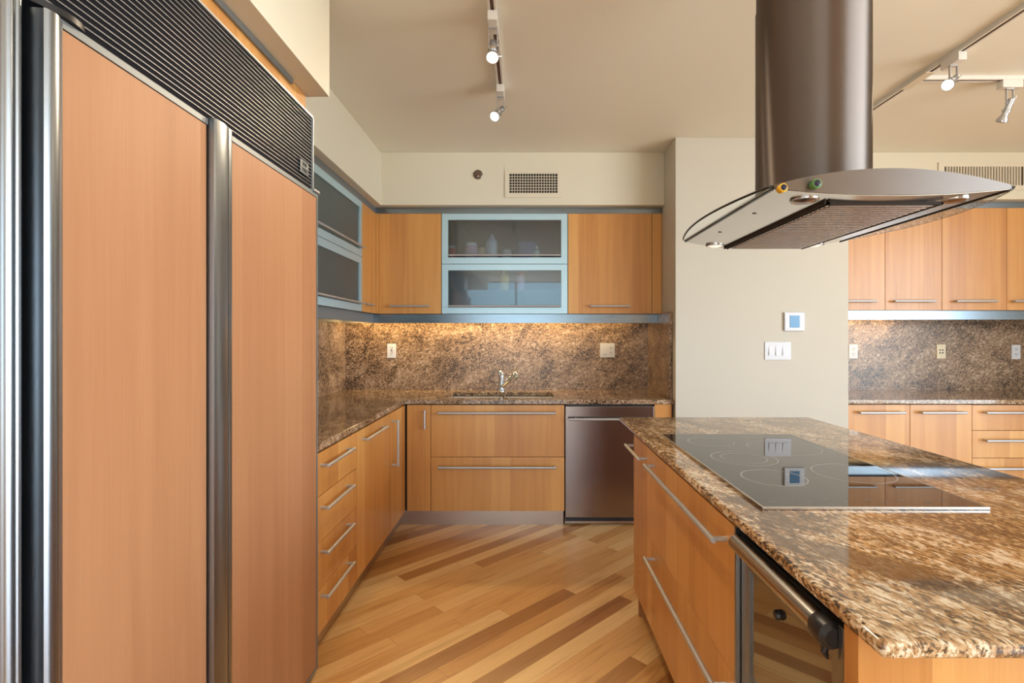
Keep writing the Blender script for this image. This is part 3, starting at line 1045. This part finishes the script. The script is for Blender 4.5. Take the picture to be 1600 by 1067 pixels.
# ------------------------------------------------------------------ soffit fittings
SY = 3.88
t = thing('air_vent', 'cream air vent with square grid on the soffit above the sink', 'air vent', (0.05, SY, 2.40))
b = B()
x0, x1, z0, z1 = -0.165, 0.267, 2.400, 2.608
gx0, gx1, gz0, gz1 = -0.131, 0.233, 2.432, 2.578
b.box(x0, x1, SY - 0.008, SY - 0.0005, gz1, z1)
b.box(x0, x1, SY - 0.008, SY - 0.0005, z0, gz0)
b.box(x0, gx0, SY - 0.008, SY - 0.0005, gz0, gz1)
b.box(gx1, x1, SY - 0.008, SY - 0.0005, gz0, gz1)
b.build('frame', 'vent', t)
bx(gx0, gx1, SY - 0.0012, SY - 0.0004, gz0, gz1).build('backing', 'gap_shade', t)
b = B()
for k in range(1, 18):
    xx = gx0 + (gx1 - gx0) * k / 18
    b.box(xx - 0.0021, xx + 0.0021, SY - 0.007, SY - 0.002, gz0, gz1)
for k in range(1, 7):
    zz = gz0 + (gz1 - gz0) * k / 7
    b.box(gx0, gx1, SY - 0.0065, SY - 0.002, zz - 0.0019, zz + 0.0019)
b.build('grid', 'vent', t)
t = thing('air_vent', 'long cream air vent with upright louvres at the right edge', 'air vent', (3.44, SY, 2.45))
x0, x1, z0, z1 = 3.115, 3.80, 2.455, 2.664
gx0, gx1, gz0, gz1 = 3.160, 3.757, 2.489, 2.632
b = B()
b.box(x0, x1, SY - 0.008, SY - 0.0005, gz1, z1)
b.box(x0, x1, SY - 0.008, SY - 0.0005, z0, gz0)
b.box(x0, gx0, SY - 0.008, SY - 0.0005, gz0, gz1)
b.box(gx1, x1, SY - 0.008, SY - 0.0005, gz0, gz1)
b.build('frame', 'vent', t)
bx(gx0, gx1, SY - 0.0012, SY - 0.0004, gz0, gz1).build('backing', 'gap_shade', t)
b = B()
for k in range(1, 28):
    xx = gx0 + (gx1 - gx0) * k / 28
    b.prism([(xx - 0.006, SY - 0.002), (xx - 0.001, SY - 0.0075), (xx + 0.005, SY - 0.0075), (xx + 0.001, SY - 0.002)], 'z', gz0, gz1)
b.build('louvres', 'vent', t)
t = thing('sprinkler', 'round recessed sprinkler on the soffit left of grid vent', 'sprinkler', (-0.369, SY, 2.535))
B().lathe([(0.036, 0), (0.036, 0.004), (0.030, 0.008), (0.028, 0.003)], (-0.369, SY - 0.0005, 2.572), (0, -1, 0)).build('escutcheon', 'bronze', t)
B().lathe([(0.018, 0), (0.018, 0.008), (0.008, 0.010), (0.008, 0.020), (0.014, 0.022), (0.014, 0.024)], (-0.369, SY - 0.004, 2.572), (0, -1, 0)).build('head', 'bulb_off', t)


# ------------------------------------------------------------------ track lights
def track(p0, p1, label):
    p0, p1 = Vector(p0), Vector(p1)
    t_ = thing('track_rail', label, 'track', ((p0 + p1) / 2).to_tuple())
    h = 0.022
    if abs(p0.x - p1.x) < 1e-6:
        b_ = B()
        b_.box(p0.x - 0.018, p0.x - 0.008, p0.y, p1.y, CE - h, CE - 0.0005)
        b_.box(p0.x + 0.008, p0.x + 0.018, p0.y, p1.y, CE - h, CE - 0.0005)
        b_.build('rail', 'track', t_)
        bx(p0.x - 0.008, p0.x + 0.008, p0.y + 0.01, p1.y - 0.01, CE - h + 0.003, CE - 0.0005).build('slot', 'track_slot', t_)
    else:
        b_ = B()
        b_.box(p0.x, p1.x, p0.y - 0.018, p0.y - 0.008, CE - h, CE - 0.0005)
        b_.box(p0.x, p1.x, p0.y + 0.008, p0.y + 0.018, CE - h, CE - 0.0005)
        b_.build('rail', 'track', t_)
        bx(p0.x + 0.01, p1.x - 0.01, p0.y - 0.008, p0.y + 0.008, CE - h + 0.003, CE - 0.0005).build('slot', 'track_slot', t_)
    return t_


track((-0.145, -0.6, CE - 0.022), (-0.145, 2.90, CE - 0.022), 'white ceiling track running away above the left floor area')
ta = track((2.10, -0.4, CE - 0.022), (2.10, 3.15, CE - 0.022), 'white ceiling track running away behind the hood duct')
track((2.119, 2.756, CE - 0.022), (4.6, 2.756, CE - 0.022), 'white ceiling track crossing at right, joined to the long one')
bx(2.075, 2.125, 2.66, 2.85, CE - 0.026, CE - 0.0225, bev=0.002).build('joint_cover', 'vent', ta)


def spotlight(x, y, along, pivot_z, aim, label, lit=True, power=0):
    zt = CE - 0.022
    t_ = thing('track_spotlight', label, 'spotlight', (x, y, zt), 'spotlights on the ceiling tracks')
    if along == 'y':
        bx(x - 0.021, x + 0.021, y - 0.055, y + 0.055, zt - 0.042, zt - 0.0004, bev=0.004).build('adapter', 'track', t_)
    else:
        bx(x - 0.055, x + 0.055, y - 0.021, y + 0.021, zt - 0.042, zt - 0.0004, bev=0.004).build('adapter', 'track', t_)
    za = zt - 0.042
    a = Vector(aim).normalized()
    pv = Vector((x, y, pivot_z))
    # U bracket
    b_ = B()
    b_.box(x - 0.020, x + 0.020, y - 0.005, y + 0.005, za - 0.006, za)
    b_.box(x - 0.020, x - 0.016, y - 0.005, y + 0.005, pivot_z - 0.006, za - 0.004)
    b_.box(x + 0.016, x + 0.020, y - 0.005, y + 0.005, pivot_z - 0.006, za - 0.004)
    b_.tube((x - 0.022, y, pivot_z), (x + 0.022, y, pivot_z), 0.004, seg=10)
    b_.build('bracket', 'handle', t_)
    # lamp holder with side fin and wing screw
    bd = B()
    bd.lathe([(0.010, -0.025), (0.0155, -0.022), (0.0155, 0.030), (0.020, 0.034), (0.020, 0.044), (0.0155, 0.046), (0.016, 0.060), (0.027, 0.082), (0.0275, 0.094), (0.025, 0.094)], pv, a, 20)
    side = a.cross(Vector((0, 0, 1)))
    side = Vector((1, 0, 0)) if side.length < 0.05 else side.normalized()
    if side.x < 0:
        side = -side
    q = pv + side * 0.023
    bd.tube(q - a * 0.04, q + a * 0.09, 0.0022, seg=8)
    bd.tube(q + a * 0.085, q + a * 0.085 + side * 0.016, 0.003, seg=8)
    bd.tube(pv + side * 0.012, q, 0.004, seg=8)
    body_ = bd.build('lamp_holder', 'chrome', t_)
    B().lathe([(0.0245, 0), (0.0245, 0.0015), (0.018, 0.004), (0.002, 0.005)], pv + a * 0.0935, a, 20).build('bulb', 'bulb' if lit else 'bulb_off', body_)
    if power:
        d_ = bpy.data.lights.new('spot_beam', 'SPOT')
        d_.energy = power
        d_.color = WARM
        d_.spot_size = math.radians(130)
        d_.spot_blend = 1.0
        d_.shadow_soft_size = 0.03
        lo = bpy.data.objects.new('spot_beam', d_)
        C.collection.objects.link(lo)
        lo.location = pv + a * 0.105
        lo.rotation_euler = a.to_track_quat('-Z', 'Y').to_euler()
    return t_


spotlight(-0.145, 2.21, 'y', 2.600, (0.0, -0.62, -1.0), 'lit spotlight nearest the camera on the left ceiling track', True, 36)
spotlight(-0.145, 2.84, 'y', 2.600, (-0.35, -0.75, -0.75), 'lit spotlight at the far end of the left ceiling track', True, 36)
spotlight(2.10, 2.52, 'y', 2.610, (-0.80, -0.55, -0.62), 'glowing spotlight on the track right of the hood duct', True, 8)
spotlight(2.60, 2.756, 'x', 2.600, (-0.12, 0.45, -1.0), 'spotlight aimed away, on the cross track at the right edge', False, 8)

# ------------------------------------------------------------------ right-hand cabinets beyond the pier
R0, R1 = 1.549, 2.335
xs = [2.30, 2.758, 3.196, 3.694, 4.19, 4.70]
labs = ['maple wall cabinet directly beside the pale pier, its left half hidden', 'maple wall cabinet second from the pier, under the hood tip', 'maple wall cabinet third from the pier, under the right vent', 'maple wall cabinet cut off by the right picture edge', None]
for i in range(4):
    t = thing('wall_cabinet', labs[i], 'wall cabinet', ((xs[i] + xs[i + 1]) / 2, 4.13, R0), 'wall cabinets on the right')
    x0, x1 = xs[i] + GAP, xs[i + 1] - GAP
    bx(xs[i] + 0.0005, xs[i + 1] - 0.0005, UY + 0.021, 4.335, R0, R1).build('carcass', 'gap_shade', t)
    d = bx(x0, x1, UY, UY + 0.02, R0, R1, bev=0.0012).build('door', 'wood', t)
    h0, h1 = ((2.36, 2.676), (2.808, 3.125), (3.280, 3.593), (3.722, 4.035))[i]
    bar_handle((h0, UY - 0.034, 1.617), (h1, UY - 0.034, 1.617), (0, -1, 0), 0.034, 0.0085, d)
t = thing('light_rail', 'bright blue-grey metal strip under the right-hand wall cabinets', 'trim strip', (3.3, 3.99, 1.48))
bx(2.26, 5.0, 3.985, 4.0, 1.478, 1.5475).build('strip', 'rail', t)
t = thing('cornice_strip', 'blue-grey metal strip above the right-hand wall cabinets', 'trim strip', (3.3, 3.95, R1))
bx(2.26, 5.0, 3.945, 3.96, R1 + 0.002, 2.3855).build('strip', 'rail', t)
tag(bx(2.26, 5.5, 4.318, 4.338, 0.900, 1.50).build('backsplash', 'splash'), 'granite backsplash slab beyond the pier on the right', 'backsplash')
tag(bx(2.26, 5.5, 3.613, 4.335, 0.868, 0.900, bev=0.004).build('countertop', 'counter'), 'straight brown granite worktop beyond the pier on the right', 'countertop')
xs = [2.262, 2.716, 3.156]
labs = ['single-door maple base cabinet against the pale pier, right run', 'single-door maple base cabinet between its twin and the right drawers']
for i in range(2):
    t = thing('base_cabinet', labs[i], 'cabinet', ((xs[i] + xs[i + 1]) / 2, 3.95, 0.1), 'base cabinets on the right')
    bx(xs[i] + 0.0005, xs[i + 1] - 0.0005, BY + 0.021, 4.30, 0.106, 0.866).build('carcass', 'gap_shade', t)
    d = bx(xs[i] + GAP, xs[i + 1] - GAP, BY, BY + 0.02, 0.108, 0.862, bev=0.0012).build('door', 'wood', t)
    h0, h1 = ((2.338, 2.657), (2.773, 3.092))[i]
    bar_handle((h0, BY - 0.036, 0.810), (h1, BY - 0.036, 0.810), (0, -1, 0), 0.036, 0.009, d)
t = thing('drawer_cabinet', 'maple base cabinet with stacked drawers at the right picture edge', 'cabinet', (3.53, 3.95, 0.1))
bx(3.1565, 3.90, BY + 0.021, 4.30, 0.106, 0.866).build('carcass', 'gap_shade', t)
for i in range(4):
    d = bx(3.156 + GAP, 3.90 - GAP, BY, BY + 0.02, ZS[i] + GAP, ZS[i + 1] - GAP, bev=0.0012).build('drawer', 'wood', t)
    z = (0.225, 0.416, 0.613, 0.810)[i]
    bar_handle((3.226, BY - 0.036, z), (3.83, BY - 0.036, z), (0, -1, 0), 0.036, 0.009, d)

# ------------------------------------------------------------------ island
IX = 0.518
t = thing('pullout_cabinet', 'narrow maple pull-out cabinet at the far end of the island', 'cabinet', (0.8, 2.30, 0.12))
bx(IX + 0.021, 1.10, 2.1305, 2.453, 0.12, 0.872).build('carcass', 'gap_shade', t)
d = bx(IX, IX + 0.02, 2.130 + GAP / 2, 2.4765, 0.128, 0.870, bev=0.001).build('door', 'wood', t)
bar_handle((0.482, 2.205, 0.815), (0.482, 2.50, 0.815), (-1, 0, 0), 0.036, 0.0075, d)
t = thing('drawer_cabinet', 'island cabinet with two deep maple drawers and very long bar handles', 'cabinet', (0.8, 1.70, 0.12))
bx(IX + 0.021, 1.10, 1.278, 2.129, 0.12, 0.872).build('carcass', 'gap_shade', t)
for z0, z1, hz in ((0.128, 0.492, 0.440), (0.492, 0.870, 0.818)):
    d = bx(IX, IX + 0.02, 1.277, 2.130 - GAP / 2, z0 + 0.0009, z1 - 0.0009, bev=0.001).build('drawer', 'wood', t)
    bar_handle((0.480, 1.315, hz), (0.480, 2.09, hz), (-1, 0, 0), 0.038, 0.0085, d)
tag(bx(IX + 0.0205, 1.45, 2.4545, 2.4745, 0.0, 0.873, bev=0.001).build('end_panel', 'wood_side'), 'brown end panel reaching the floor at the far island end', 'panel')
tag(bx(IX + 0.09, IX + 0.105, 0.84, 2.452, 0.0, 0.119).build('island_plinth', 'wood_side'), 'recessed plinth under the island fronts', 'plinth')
# wine cooler
t = thing('wine_cooler', 'under-counter wine cooler with dark glass door in the island', 'wine cooler', (0.8, 1.06, 0.02))
bx(IX + 0.045, 1.08, 0.862, 1.262, 0.121, 0.860).build('body', 'black', t)
b = B()
b.box(IX, IX + 0.045, 1.268, 1.2755, 0.03, 0.870)
b.box(IX, IX + 0.045, 0.838, 0.852, 0.03, 0.862, bev=0.001)
b.build('side_trim', 'steel_v', t)
d = B()
d.box(IX + 0.012, IX + 0.042, 1.222, 1.262, 0.06, 0.855)
d.box(IX + 0.012, IX + 0.042, 0.862, 0.890, 0.06, 0.855)
d.box(IX + 0.012, IX + 0.042, 0.890, 1.222, 0.785, 0.855)
d.box(IX + 0.012, IX + 0.042, 0.890, 1.222, 0.06, 0.10)
d = d.build('door', 'steel_v', t)
bx(IX + 0.018, IX + 0.032, 0.8905, 1.2215, 0.1005, 0.7845).build('pane', 'smoked', d)
hb = B()
hb.lathe([(0.018, 0), (0.020, 0.003), (0.020, 0.375), (0.018, 0.378)], (IX - 0.004, 0.880, 0.838), (0, 1, 0), 24)
for yy in (0.93, 1.225):
    hb.tube((IX - 0.004, yy, 0.838), (IX + 0.014, yy, 0.838), 0.009, seg=12)
hb.build('handle', 'bar_steel', d)
b = B()
b.lathe([(0.0215, -0.004), (0.0235, 0.0), (0.0245, 0.02), (0.0235, 0.034), (0.016, 0.042)], (IX - 0.004, 0.895, 0.838), (0, -1, 0), 20)
b.path([(IX - 0.01, 0.872, 0.822), (IX - 0.012, 0.870, 0.806), (IX - 0.008, 0.868, 0.795)], [0.009, 0.006, 0.002])
b.build('handle_end', 'black', d)
B().lathe([(0.010, 0), (0.011, 0.004), (0.009, 0.010), (0.004, 0.011)], (IX + 0.0178, 1.085, 0.752), (-1, 0, 0), 18).build('lock', 'black', d)
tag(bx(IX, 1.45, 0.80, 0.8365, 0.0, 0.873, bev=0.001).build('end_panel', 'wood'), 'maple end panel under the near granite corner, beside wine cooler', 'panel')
# granite top
b = B()
b.slab([0.512, 1.556], [0.737, 2.827], [(0, 0)], 0.874, 0.900, 0.009)
tag(b.build('countertop', 'island'), 'golden brown granite island top carrying the black cooktop', 'countertop')

# cooktop
t = thing('cooktop', 'black glass cooktop with grey burner rings in the island top', 'cooktop', (0.89, 1.80, 0.9))
CX0, CX1, CY0, CY1 = 0.600, 1.180, 1.303, 2.295
b = B()
b.slab([CX0, CX0 + 0.006, CX1 - 0.006, CX1], [CY0, CY0 + 0.006, CY1 - 0.004, CY1], [(0, 0), (1, 0), (2, 0), (0, 1), (2, 1), (0, 2), (1, 2), (2, 2)], 0.9003, 0.9078, 0.0012)
b.build('frame', 'steel', t)
gl = bx(CX0 + 0.006, CX1 - 0.006, CY0 + 0.006, CY1 - 0.004, 0.9003, 0.9072).build('glass_top', 'ceramic', t)
zr = 0.9073
for cx_, cy_, rr in ((0.763, 2.122, (0.092,)), (0.778, 1.835, (0.112, 0.078)), (1.008, 2.011, (0.134,)), (0.763, 1.582, (0.095,)), (1.040, 1.634, (0.118,))):
    b = B()
    for r in rr:
        b.ring((cx_, cy_), r - 0.0028, r, zr, zr + 0.00012)
    b.build('burner_ring', 'print', gl)
b = B()
for k, xx in enumerate((0.64, 0.70, 0.735, 0.785, 0.83, 0.90, 0.935, 0.99, 1.05, 1.10)):
    b.box(xx, xx + 0.018, CY0 + 0.045 + 0.014 * (k % 2), CY0 + 0.049 + 0.014 * (k % 2), zr, zr + 0.00012)
b.build('control_marks', 'print_dim', gl)

# ------------------------------------------------------------------ range hood
t = thing('range_hood', 'steel island range hood with round duct and curved glass canopy', 'range hood', (0.885, 1.58, 1.70))
HX, HW = 0.885, 0.287
HY0, HY1 = 1.2375, 1.924


def zt_(u):
    return 1.749 - 0.492 * u * u


def zb_(u):
    return 1.700 - 0.016 * (1 - (u / HW) ** 2)


def yf_(u):
    return HY1 + 0.075 * (1 - (u / HW) ** 2)


N = 32
bm = bmesh.new()
rows = []
for k in range(N + 1):
    u = -HW + 2 * HW * k / N
    rows.append([bm.verts.new((HX + u, HY0, zb_(u))), bm.verts.new((HX + u, HY0, zt_(u))), bm.verts.new((HX + u, yf_(u), zt_(u))), bm.verts.new((HX + u, yf_(u), zb_(u)))])
for k in range(N):
    a, c_ = rows[k], rows[k + 1]
    for i in range(4):
        j = (i + 1) % 4
        bm.faces.new((a[i], a[j], c_[j], c_[i]))
bm.faces.new(rows[0])
bm.faces.new(list(reversed(rows[-1])))
bmesh.ops.recalc_face_normals(bm, faces=list(bm.faces))
b = B()
b.bm.free()
b.bm = bm
can = b.build('canopy', 'steel_hood', t)
# flat glass wings curving out on both sides of the canopy
for sgn, bulge in ((-1, 0.052), (1, 0.088)):
    inner, outer = [], []
    NV = 36
    xi = HX + sgn * (HW + (0.0065 if sgn < 0 else 0.0065))
    for j in range(NV + 1):
        v = j / NV
        y = HY0 + 0.003 + v * (HY1 - HY0 - 0.006)
        outer.append((xi + sgn * (0.0005 + bulge * max(0.0, math.sin(PI * v)) ** 0.8), y))
    B().prism([(xi, HY0 + 0.003)] + outer + [(xi, HY1 - 0.003)], 'z', 1.7015, 1.7075).build('glass_wing', 'clear', t)
    gla = bpy.data.objects['glass_wing' if sgn < 0 else 'glass_wing.001']
    B().path([(x_ + sgn * 0.0022, y_, 1.7045) for x_, y_ in outer], 0.0026, 8).build('glass_edge', 'seal', gla)
bx(HX - HW - 0.006, HX - HW - 0.0003, HY0 + 0.004, HY1 - 0.004, 1.696, 1.7085).build('seal_strip', 'seal', t)
bx(HX + HW + 0.0003, HX + HW + 0.006, HY0 + 0.004, HY1 - 0.004, 1.696, 1.7085).build('seal_strip', 'seal', t)
bm = bmesh.new()
rows = []
for k in range(N + 1):
    u = (-HW + 0.0015) + 2 * (HW - 0.0015) * k / N
    rows.append([bm.verts.new((HX + u, HY0 + 0.003, zb_(u) - 0.0004)), bm.verts.new((HX + u, yf_(u) - 0.003, zb_(u) - 0.0004)), bm.verts.new((HX + u, yf_(u) - 0.003, zb_(u) - 0.0014)), bm.verts.new((HX + u, HY0 + 0.003, zb_(u) - 0.0014))])
for k in range(N):
    for i in range(4):
        bm.faces.new((rows[k][i], rows[k][(i + 1) % 4], rows[k + 1][(i + 1) % 4], rows[k + 1][i]))
bm.faces.new(rows[0])
bm.faces.new(list(reversed(rows[-1])))
bmesh.ops.recalc_face_normals(bm, faces=list(bm.faces))
b = B()
b.bm.free()
b.bm = bm
b.build('underside', 'steel_under', t)
# filters
for y0, y1 in ((1.312, 1.524), (1.528, 1.758), (1.762, 1.955)):
    b = B()
    xa, xb = 0.772, 1.052
    b.box(xa, xb, y0, y1, 1.6795, 1.6825)
    f_ = b.build('filter', 'steel', t)
    b = B()
    n = int((y1 - y0) / 0.021)
    for k in range(n):
        yy = y0 + 0.010 + (y1 - y0 - 0.018) * k / max(1, n - 1)
        b.box(xa + 0.008, xb - 0.008, yy - 0.006, yy + 0.003, 1.6765, 1.6800, bev=0.001)
    b.build('baffles', 'steel_dw', f_)
b = B()
b.box(0.756, 0.760, 1.30, 1.965, 1.6785, 1.6875)
b.box(0.766, 0.7705, 1.30, 1.965, 1.6775, 1.6835)
b.box(1.0535, 1.058, 1.30, 1.965, 1.6775, 1.6835)
b.box(0.766, 1.058, 1.300, 1.308, 1.6775, 1.6850)
b.build('filter_gap_shade', 'gap_shade', t)  # dark strips laid on as the shade of the slits around the filters
for x_, y_, lit in ((0.706, 1.302, False), (0.712, 1.935, True), (1.086, 1.935, True), (1.090, 1.310, False)):
    zb = zb_(x_ - HX) - 0.0012
    l_ = B().lathe([(0.034, 0.002), (0.034, -0.002), (0.030, -0.0035), (0.027, -0.001)], (x_, y_, zb - 0.001), (0, 0, 1), 28).build('hood_lamp', 'chrome', t)
    B().lathe([(0.026, 0.0), (0.026, -0.003), (0.016, -0.006), (0.002, -0.007)], (x_, y_, zb - 0.0012), (0, 0, 1), 24).build('lens', 'bulb_dim' if lit else 'bulb_off', l_)
b = B()
for x_, y_ in ((0.650, 1.46), (0.650, 1.72)):
    b.lathe([(0.006, 0.001), (0.006, -0.0008), (0.003, -0.001)], (x_, y_, zb_(x_ - HX) - 0.0016), (0, 0, 1), 14)
b.build('screw_holes', 'black', t)
# round duct
dz0 = 1.752
B().lathe([(0.159, 0), (0.159, 0.62), (0.1565, 0.622), (0.1565, CE - dz0 - 0.0005)], (HX, 1.593, dz0), seg=96).build('duct', 'steel_duct', t)

# two little round magnets stuck on the near edge of the hood
for nm, x_, z_, r, mat, lab in (('magnet', 0.612, 1.697, 0.0105, 'yellow', 'tiny round yellow magnet with dark face on hood corner'), ('magnet', 0.692, 1.707, 0.0115, 'green', 'tiny round green magnet with dark face on hood front')):
    t = thing(nm, lab, 'magnet', (x_, HY0, z_))
    B().lathe([(r * 0.92, 0.0004), (r, 0.003), (r, 0.017), (r * 0.85, 0.019)], (x_, HY0, z_), (0, -1, 0), 22).build('case', mat, t)
    B().lathe([(r * 0.70, 0), (r * 0.70, 0.001), (r * 0.6, 0.0014)], (x_, HY0 - 0.0188, z_), (0, -1, 0), 20).build('face', 'navy', t)
